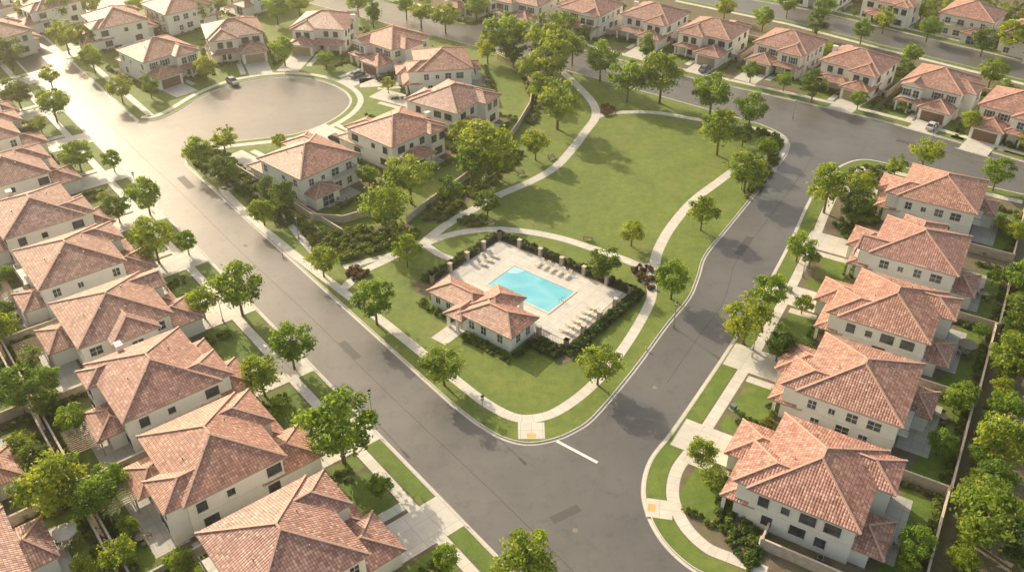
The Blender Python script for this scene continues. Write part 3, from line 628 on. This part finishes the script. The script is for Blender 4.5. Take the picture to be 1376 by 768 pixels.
for i,t in enumerate([-69,-50,-31.3,-12.3,6,24.4,43.2,62.6,83,104,125,146]):
    lot(S(t,0),nB,[1,3,0,3,1,2,0,1,3,0,1,2][i],1,19.7,9.4,34)
nB2=nB+math.pi
for i,t in enumerate([-33,-13.5,6,26,46,66,86]):
    lot(S(t,-69),nB2,[0,2,1,3,0,2,1][i],0,19.7,9.5,34,front=True)
nC=math.radians(-31)
for i,(x,y) in enumerate([(36.6,75.2),(46.9,92.0),(57.2,108.6),(67.8,125.4),(79.0,145.0)]):
    lot((x-math.cos(nC)*18.6,y-math.sin(nC)*18.6),nC,[3,0,3,2,0][i],1,18.6,9.7,33)
for i in range(4):
    x,y=36.6+10.6*i+math.cos(nC)*52,75+17.3*i+math.sin(nC)*52; lot((x+math.cos(nC)*19,y+math.sin(nC)*19),nC+math.pi,i%4,0,19,9.6,33)
def H(u,v): return P(u,v,6.5)
for (u,v,na,k,mi,cr) in [(712,-6,54,0,0,1),(795,6,54,2,1,None),(880,17,54,1,0,None),(960,37,54,3,0,2),(1062,54,52,0,1,None),(1155,80,50,1,0,None),(1266,105,50,2,0,4),(1374,138,50,0,1,None),(1490,170,50,2,1,None)]:
    x,y=H(u,v); a=math.radians(na); lot((x-math.cos(a)*17.3,y-math.sin(a)*17.3),a,k,mi,17.3,9.2,30.5,car=cr)
for (u,v,na,k,mi) in [(1205,-6,230,1,0),(1310,14,230,0,1),(1400,40,230,2,0),(1110,-26,230,3,0)]:
    x,y=H(u,v); a=math.radians(na); lot((x-math.cos(a)*19,y-math.sin(a)*19),a,k,mi,19,9.5,30,back=False,walls=False,front=False)
A_h=[(413,207,125+14,23,0,0,None),(530,167,139,22.5,1,0,0),(607,127,148,25,3,1,3),(592,78,190,20,0,1,0),(528,48,229,19.5,2,0,2),(436,27,262,21.5,1,1,None),(312,37,292,20,3,0,None),(210,64,318,17.5,0,1,None),(150,22,219,15.5,1,0,None),(236,4,45,17,0,0,None),(640,-18,50,18,1,0,None),(345,-22,50,18,0,1,None)]
for (u,v,fa,dist,k,mi,cr) in A_h:
    x,y=H(u,v); a=math.radians(fa); K=(x+math.cos(a)*dist,y+math.sin(a)*dist)
    f=Fr((x,y),a+math.pi-math.pi/2); f.rect(mulch,-9,9,-9.5,11,Z_MULCH,'mulch'); f.rect(lawn,-7.5,7.5,9.8,14,Z_LAWN+0.001*random.random(),'lawn_grass')
    lot(K,a+math.pi,k,mi,dist,8.6,dist+14,walls=False,back=False,car=cr)
    f.rect(patio,-4,4,6.9,10.5,Z_WALK,'patio_concrete'); q=f(1.5,11); mkobj('patio_table',TAB,None,(q[0],q[1],Z_WALK),0.3)
    sh.row([f(-8.4,-5),f(-8.4,12),f(8.4,12),f(8.4,-5)],1.0,(0.4,0.9))
for (u,v,na) in [(60,0,150),(-10,40,150),(20,-20,150)]:
    x,y=H(u,v); a=math.radians(na-100); lot((x-math.cos(a)*17,y-math.sin(a)*17),a,1,0,17,9.2,30,back=False,walls=False)
wallrun(PL([(345,243),(388,276),(420,297),(462,300),(497,290)]),1.6); wallrun(PL([(548,300),(566,285),(604,258),(640,232),(668,212),(694,176),(712,146),(716,120),(702,98),(668,80)]),1.6)
wallrun([S(66,WID+7),S(30,WID+11)],1.2)
sh.flush('garden_shrubs')
# ------------------------------------------------------------------ park beds
def bed(px,n,r,leaf='leaf_s',name='shrub_bed',m=True,smooth=True,z=Z_MULCH):
    w=PL(px); w=CR(w,4,True) if smooth else w
    if m: poly(mulch,w,z,'mulch')
    xs=[p[0] for p in w];ys=[p[1] for p in w]; c=0; n=int(n*1.7)
    b_=Shrubs()
    for _ in range(n*6):
        p=(random.uniform(min(xs),max(xs)),random.uniform(min(ys),max(ys)))
        if inside(p,w): b_.add(*p,random.uniform(*r)); c+=1
        if c>=n: break
    b_.flush(name,leaf)
bed([(395,290),(440,312),(500,305),(548,300),(560,318),(520,335),(470,350),(440,345),(410,320)],170,(0.4,1.0),z=Z_MULCH+0.0008)
bed([(255,215),(290,200),(340,240),(385,280),(395,300),(370,300),(310,255)],150,(0.4,1.0),z=Z_MULCH+0.0016)
bed([(566,292),(610,262),(650,240),(690,205),(700,215),(665,245),(620,280),(590,300)],90,(0.4,0.9),z=Z_MULCH+0.0008)
bed([(622,290),(648,290),(652,300),(635,307),(618,302)],16,(0.4,0.8)); bed([(468,362),(490,360),(494,372),(478,378),(466,372)],12,(0.4,0.8),'leaf_r')
bed([(806,143),(822,143),(824,154),(808,156)],8,(0.5,0.8),'leaf_r'); bed([(700,100),(716,110),(728,140),(716,170),(706,165),(712,135)],45,(0.4,0.9))
bed([(1020,175),(1045,185),(1050,200),(1040,230),(1010,265),(1000,262),(1025,225),(1035,195),(1015,182)],70,(0.4,0.8),z=Z_MULCH+0.0009)
bed([(850,360),(872,356),(884,368),(876,392),(862,384),(852,372)],18,(0.35,0.7),'leaf_r')
bed([(980,650),(1000,690),(1025,735),(1010,768),(985,740),(965,700)],70,(0.3,0.7)); bed([(1140,230),(1190,225),(1200,250),(1170,300),(1130,330),(1115,310),(1140,265)],80,(0.35,0.9))
bed([(1130,2),(1250,24),(1376,62),(1376,10),(1260,-20),(1130,-30)],190,(0.8,1.5),m=False,smooth=False)
# ------------------------------------------------------------------ pool area
PF=Fr((3.1,121.4),math.radians(-38.4)); T=PF.T(0)
PF.rect(mulch,-16.2,16.0,-12.5,11.2,Z_MULCH+0.002,'mulch')
dk=MB(); PF.rect(dk,-13.5,13.5,-9,8.5,0.142,'pool_deck'); PF.rect(dk,-4,-1,-20,-9,0.1415,'pool_deck'); dk.obj('pool_deck')
pool=mkobj('swimming_pool',None)
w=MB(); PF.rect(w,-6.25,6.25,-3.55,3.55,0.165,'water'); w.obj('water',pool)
w=MB()
for x0,x1,y0,y1 in ((-6.65,6.65,-3.95,-3.55),(-6.65,6.65,3.55,3.95),(-6.65,-6.25,-3.55,3.55),(6.25,6.65,-3.55,3.55)): w.box(x0,x1,y0,y1,0.1,0.215,'sidewalk_concrete',T)
w.obj('coping',pool)
w=MB()
for r,z in ((2.2,0.168),(1.5,0.171),(0.8,0.174)):
    c=[(-6.2,3.5)]+[(-6.2+r*math.cos(t),3.5-r*math.sin(t)) for t in [i*math.pi/2/8 for i in range(9)]]
    w.face([(*PF(x,y),z) for x,y in c[::-1]],'pool_step')
w.obj('entry_steps',pool)
w=MB()
for y in (-0.35,0.35):
    w.cyl((*PF(6.0,y),0.1),(*PF(6.1,y),0.9),.03,.03,6,'steel'); w.cyl((*PF(6.1,y),0.9),(*PF(6.9,y),0.9),.03,.03,6,'steel'); w.cyl((*PF(6.9,y),0.9),(*PF(6.9,y),0.14),.03,.03,6,'steel')
w.obj('ladder_rail',pool)
fe=MB()
fr=[(-13.8,-9),(-13.8,8.8),(13.8,8.8),(13.8,-9.2),(8.6,-9.2)]
fr2=[(-13.8,-9),(-10.4,-9.2)]
pil=MB()
def fencerun(a,b_):
    A=PF(*a);B=PF(*b_);d=math.dist(A,B);n=int(d/0.28)
    for z in (0.3,1.5): fe.beam((*A,z),(*B,z),0.05,0.05,'iron')
    for i in range(n+1):
        t=i/n;x=A[0]+(B[0]-A[0])*t;y=A[1]+(B[1]-A[1])*t; fe.beam((x,y,0.14),(x,y,1.62),0.028,0.028,'iron')
    k=max(1,round(d/4.5))
    for i in range(k+1):
        t=i/k;x=A[0]+(B[0]-A[0])*t;y=A[1]+(B[1]-A[1])*t; f=Fr((x,y),PF.a); pil.box(-.3,.3,-.3,.3,0.1,1.75,'stone',f.T()); pil.box(-.37,.37,-.37,.37,1.75,1.88,'blockcap',f.T())
for i in range(4): fencerun(fr[i],fr[i+1])
fencerun(*fr2)
fo=mkobj('pool_fence',None); fe.obj('railings',fo); pil.obj('stone_pilasters',fo)
b_=Shrubs()
for off in (14.6,15.4): b_.row([PF(off,-10),PF(off,9.5)],0.6,(0.6,0.95),0.2,0.02)
b_.row([PF(14.5,9.7),PF(-14.5,9.7)],0.65,(0.55,0.85),0.2,0.04); b_.row([PF(14.5,10.6),PF(-14.5,10.6)],0.9,(0.4,0.7)); b_.row([PF(-14.7,9.5),PF(-14.7,-10)],0.6,(0.5,0.9),0.25)
for yy in (-10.2,-11.2,-12.1): b_.row([PF(14.2,yy),PF(9.5,yy)],0.7,(0.6,0.9))
b_.row([PF(9.2,-11),PF(9.2,-16)],0.7,(0.45,0.8))
b_.flush('pool_hedge','leaf_h')
b_.row([PF(9,-16.3),PF(-1.0,-16.3)],0.7,(0.4,0.75)); b_.row([PF(-4.5,-14.9),PF(-11,-14.9),PF(-11,-9.5)],0.7,(0.4,0.8)); b_.row([PF(9,-17.2),PF(-0.5,-17.2)],0.8,(0.3,0.55)); b_.row([PF(-15.6,9.5),PF(-15.6,-10)],0.9,(0.4,0.7),0.25)
b_.flush('shrub_border','leaf_s')
# clubhouse
ch=mkobj('pool_clubhouse',None,None,(*PF(0,0),0.13),PF.a)
pt={n:MB() for n in ('walls','tile_roof','window_trim','window_glass','doors')}
Wc,Rc=pt['walls'],pt['tile_roof']
wall(Wc,-1.5,7.8,-15.2,-9.4,0,3.1); roof(Rc,-1.5,7.8,-15.2,-9.4,3.1,0.42,0.6,axis='x')
wall(Wc,-9.8,-1.2,-13.6,-9.8,0,2.85); roof(Rc,-9.8,-0.8,-13.6,-9.0,2.85,0.42,0.5,axis='x')
roof(Rc,-1.9,3.4,-13,-6.4,3.2,0.40,0.4,axis='y')
for x in (-1.8,0.8,3.2): Wc.box(x-.25,x+.25,-6.9,-6.4,0,3.0,'stucco')
roof(Rc,-3.9,-0.9,-16.4,-11,2.7,0.42,0.4,axis='y')
for x in (-3.8,-1.9): Wc.box(x-.2,x+.2,-16.3,-15.9,0,2.6,'stucco')
for x in (0.2,2.6,5.8): window(pt['window_trim'],pt['window_glass'],'f',-15.2,x,0.9,1.0,1.4)
for x in (-8.2,-6): window(pt['window_trim'],pt['window_glass'],'f',-13.6,x,1.0,0.9,1.1)
window(pt['window_trim'],pt['window_glass'],'r',7.8,-13.4,0.9,1.0,1.4); window(pt['window_trim'],pt['window_glass'],'r',7.8,-11,0.9,1.0,1.4)
pt['doors'].box(-2.7,-1.7,-13.68,-13.58,0,2.1,'door'); pt['doors'].box(4.6,5.6,-9.42,-9.35,0,2.1,'door')
for n,mb in pt.items(): mb.obj(n,ch)
def lounge_mesh():
    mb=MB(); mb.box(-.33,.33,-.2,1.25,.33,.39,'cushion'); 
    q=[(-.33,-.2,.36),(.33,-.2,.36),(.33,-.75,.85),(-.33,-.75,.85)]; mb.face(q[::-1],'cushion'); mb.face([(x,y,z+.06) for x,y,z in q],'cushion')
    for x in(-.31,.31):
        for y in (-.15,1.15): mb.box(x-.03,x+.03,y-.03,y+.03,0,.33,'white_trim')
        mb.beam((x,-.2,.38),(x,-.75,.88),.05,.07,'white_trim'); mb.beam((x,-.2,.30),(x,1.25,.30),.05,.07,'white_trim'); mb.beam((x,-.7,.8),(x,-.75,0),.04,.04,'white_trim')
    return mb.mesh('lounge_chair')
LG=lounge_mesh()
def lounge(x,y,a): q=PF(x,y); mkobj('lounge_chair',LG,None,(q[0],q[1],0.145),PF.a+a)
for i in range(5): lounge(-3.2+i*1.5,6.9,math.pi+random.uniform(-.08,.08))
for i in range(6): lounge(11.6,-6+i*1.5,math.pi/2+random.uniform(-.1,.1))
for i in range(3): lounge(-11.3,0.5+i*1.6,-math.pi/2+random.uniform(-.1,.1))
for m_,n in ((walk,'sidewalk'),(lawn,'lawn'),(drive,'driveway'),(patio,'patio_paving'),(mulch,'planting_bed')): m_.obj(n)
# ------------------------------------------------------------------ markings, furniture
mk=MB(); a=P(748,592);b_=P(803,621); mk.beam((*a,0.008),(*b_,0.008),0.45,0.004,'paint'); mk.obj('stop_line')
def disc(u,v,r,name='manhole_cover'):
    mb=MB(); x,y=P(u,v); mb.cyl((x,y,-0.02),(x,y,0.009),r,r,20,'taupe'); mb.obj(name)
for u,v in ((773,712),(880,520),(330,330)): disc(u,v,0.34)
def lamp_mesh():
    mb=MB(); mb.cyl((0,0,0),(0,0,.5),.16,.13,10,'steel'); mb.cyl((0,0,.5),(0,0,4.2),.07,.05,8,'steel'); mb.cyl((0,0,4.2),(0,0,4.3),.2,.2,10,'iron'); mb.cyl((0,0,4.3),(0,0,4.75),.14,.22,8,'white_trim'); mb.cyl((0,0,4.75),(0,0,4.95),.27,.04,10,'iron'); return mb.mesh('street_lamp')
LM=lamp_mesh()
for u,v in ((649,568),(402,322),(1025,690),(905,440),(996,255),(1012,470),(1078,372),(300,432),(500,560),(186,262),(1065,160),(1250,196),(900,112),(310,196)):
    x,y=P(u,v); mkobj('street_lamp',LM,None,(x,y,0.12))
def bench_mesh():
    mb=MB()
    for i in range(4): mb.box(-.9,.9,-.25+i*.13,-.14+i*.13,.43,.47,'wood')
    for i in range(3): mb.box(-.9,.9,.27,.31,.55+i*.14,.66+i*.14,'wood')
    for x in(-.75,.75): mb.box(x-.04,x+.04,-.25,.3,.38,.43,'iron'); mb.box(x-.04,x+.04,-.22,-.16,0,.38,'iron'); mb.box(x-.04,x+.04,.22,.27,0,.95,'iron')
    return mb.mesh('park_bench')
BE=bench_mesh()
for u,v,r in ((741,214,0.7),(700,236,.6),(660,302,3.1),(790,323,2.9)): x,y=P(u,v); mkobj('park_bench',BE,None,(x,y,0.13),r)
def ubox():
    mb=MB(); mb.box(-.5,.5,-.5,.5,0,.1,'patio_concrete'); mb.box(-.35,.35,-.35,.35,.1,.75,'util_green'); mb.box(-.38,.38,-.38,.38,.75,.8,'util_green'); mb.box(-.02,.02,-.365,-.35,.15,.7,'iron'); return mb.mesh('utility_box')
UB=ubox()
for u,v in ((985,550),(1060,392)): x,y=P(u,v); mkobj('utility_box',UB,None,(x,y,0.12),0.7)
def hyd():
    mb=MB(); mb.cyl((0,0,0),(0,0,.08),.17,.17,10,'yellow'); mb.cyl((0,0,.08),(0,0,.6),.11,.11,10,'yellow'); mb.cyl((0,0,.6),(0,0,.75),.14,.05,10,'yellow'); mb.cyl((-.2,0,.42),(.2,0,.42),.06,.06,8,'yellow'); mb.cyl((0,0,.42),(0,-.2,.42),.07,.07,8,'yellow'); return mb.mesh('fire_hydrant')
HY=hyd()
for u,v in ((868,470),(380,345),(1010,480)): x,y=P(u,v); mkobj('fire_hydrant',HY,None,(x,y,0.12))
x,y=P(313,113); car_at(x,y,math.radians(-50),2)
# ------------------------------------------------------------------ trees (surveyed crowns: centre, width, kind)
TL=[(68,135,45,'a'),(102,205,42,'a'),(155,277,34,'c'),(195,262,46,'a'),(205,320,58,'b'),(250,325,30,'a'),(318,385,66,'a'),(270,405,42,'b'),(390,463,60,'a'),(350,503,55,'b'),(455,572,98,'a'),(510,652,36,'a'),(150,215,26,'a'),(190,350,30,'b'),(35,175,30,'c'),(65,100,28,'b'),(10,70,40,'c'),(20,120,36,'c'),
(265,205,40,'a'),(299,185,34,'b'),(380,265,40,'c'),(432,348,42,'b'),(352,282,36,'b'),(360,255,30,'c'),(546,336,40,'b'),(503,403,58,'a'),(595,485,62,'b'),(805,488,56,'b'),(905,373,50,'a'),(850,310,36,'b'),(813,350,42,'c'),(945,285,42,'b'),(968,175,54,'b'),(1005,225,54,'b'),(1010,147,40,'a'),(958,122,54,'a'),(890,100,60,'b'),(845,102,54,'a'),(808,80,46,'a'),(750,133,64,'b'),(720,192,38,'b'),(712,88,36,'b'),(655,192,72,'b'),(633,216,50,'a'),(672,215,42,'b'),(550,237,62,'w'),(515,277,64,'b'),(604,255,38,'a'),(655,270,32,'c'),(735,50,68,'b'),(742,78,54,'b'),(680,40,58,'a'),(655,62,36,'b'),(598,20,36,'b'),(690,65,36,'c'),(620,180,36,'b'),(770,60,40,'b'),(725,115,36,'b'),
(1115,250,60,'b'),(1155,275,46,'c'),(1160,245,36,'b'),(1075,328,40,'a'),(1005,425,68,'b'),(1036,390,50,'a'),(1048,460,42,'c'),(945,606,42,'b'),(1080,408,26,'b'),(1245,203,46,'w'),(1342,232,40,'a'),(1205,222,30,'b'),(1090,345,26,'b'),
(1330,690,92,'b'),(1352,590,72,'b'),(1372,478,66,'b'),(1355,545,46,'a'),(1340,640,48,'a'),(1376,425,50,'c'),(1300,527,34,'b'),(1374,368,42,'a'),(1376,735,58,'c'),(1290,745,38,'b'),(1365,310,30,'b'),
(1095,113,34,'c'),(1055,106,26,'a'),(1225,72,28,'a'),(1218,92,26,'c'),(1335,95,38,'b'),(1306,162,30,'b'),(1027,22,30,'a'),(1100,30,30,'c'),(1160,40,28,'a'),(1250,35,30,'a'),(1190,25,30,'b'),(1325,50,34,'c'),(1365,45,42,'b'),(1110,8,30,'a'),(975,8,28,'b'),(1350,120,28,'a'),(870,60,24,'p'),(1010,95,24,'a'),(1155,132,24,'a'),(760,30,28,'a'),(1280,8,28,'b'),(1240,12,28,'b'),(1060,4,28,'a'),(1345,20,30,'a'),
(707,752,86,'b'),(600,748,40,'a'),(155,745,52,'b'),(240,755,40,'b'),(66,645,92,'b'),(125,668,60,'a'),(20,522,62,'a'),(58,538,42,'c'),(5,440,42,'b'),(8,370,30,'a'),(275,768,40,'a'),(40,480,34,'b'),
(85,45,42,'b'),(122,76,34,'a'),(160,117,34,'b'),(76,10,34,'a'),(35,12,30,'b'),(500,12,26,'p'),(380,66,34,'a'),(437,77,24,'a'),(275,90,30,'b'),(200,115,26,'a'),(565,15,34,'b'),(370,10,34,'a'),(400,0,32,'b'),(270,14,30,'a'),(115,45,30,'c'),(545,5,30,'a'),(640,8,32,'b'),(300,225,38,'c'),(495,235,30,'b'),(1000,178,28,'c'),(1030,195,28,'b'),(290,2,30,'b'),(480,2,30,'a'),(180,4,28,'a'),(120,5,28,'b')]
for t in TL: tree_px(*t)
bh=Shrubs()
for i in range(22):
    t=i/21; x=36.6+math.cos(nC)*(16.2)+42.4*t-6; y=75.2+math.sin(nC)*16.2+70*t-12
    bh.row([(x,y),(x+2,y+3.3)],0.9,(0.6,1.2),0.7)
    x+=random.uniform(-.8,.8); tree_at(x,y,random.uniform(.36,.62),random.choice('abb'))
bh.flush('boundary_hedge','leaf_s')
for i in range(110):
    x=random.uniform(-300,300); y=random.uniform(290,410)
    tree_at(x,y,random.uniform(.8,1.4),random.choice('abc'))
# ------------------------------------------------------------------ morning haze: a thin real scattering layer over the whole district
hz=MB(); hz.box(-1500,1500,-600,2200,-20,100,'trim'); hm=bpy.data.materials.new('haze'); hm.use_nodes=True; nt=hm.node_tree; nt.nodes.clear()
o_=nt.nodes.new('ShaderNodeOutputMaterial'); vs=nt.nodes.new('ShaderNodeVolumeScatter'); vs.inputs['Color'].default_value=(1.0,0.95,0.86,1); vs.inputs['Density'].default_value=0.00052; vs.inputs['Anisotropy'].default_value=0.75
nt.links.new(vs.outputs[0],o_.inputs['Volume'])
ho=hz.obj('haze'); ho.data.materials.clear(); ho.data.materials.append(hm)
# ------------------------------------------------------------------ camera, light
cam=bpy.data.cameras.new('camera'); co=mkobj('camera',cam); co.location=(0,0,H0); co.rotation_euler=(math.pi/2-math.atan(TAN),0,0)
cam.sensor_width=36; cam.lens=36*1200/1376; cam.clip_start=1; cam.clip_end=9000; scene.camera=co
EL=math.radians(27.5); AZ=math.radians(-37); sd=Vector((math.sin(AZ)*math.cos(EL),math.cos(AZ)*math.cos(EL),math.sin(EL)))
sun=bpy.data.lights.new('sun','SUN'); sun.energy=5.0; sun.angle=math.radians(0.5); sun.color=(1.0,0.88,0.66)
so=mkobj('sun',sun); so.rotation_euler=(-sd).to_track_quat('-Z','Y').to_euler()
wd=bpy.data.worlds.new('World'); scene.world=wd; wd.use_nodes=True; nt=wd.node_tree; bg=nt.nodes['Background']
sk=nt.nodes.new('ShaderNodeTexSky'); sk.sky_type='NISHITA'; sk.sun_disc=False; sk.sun_elevation=EL; sk.sun_rotation=AZ
sk.air_density=1.3; sk.dust_density=3.0
tn=mixc(nt,1.0,sk.outputs[0],(1.60,1.38,1.10),'MULTIPLY')
nt.links.new(tn,bg.inputs[0]); bg.inputs[1].default_value=0.15
scene.view_settings.view_transform='Standard'; scene.view_settings.look='None'; scene.view_settings.exposure=0
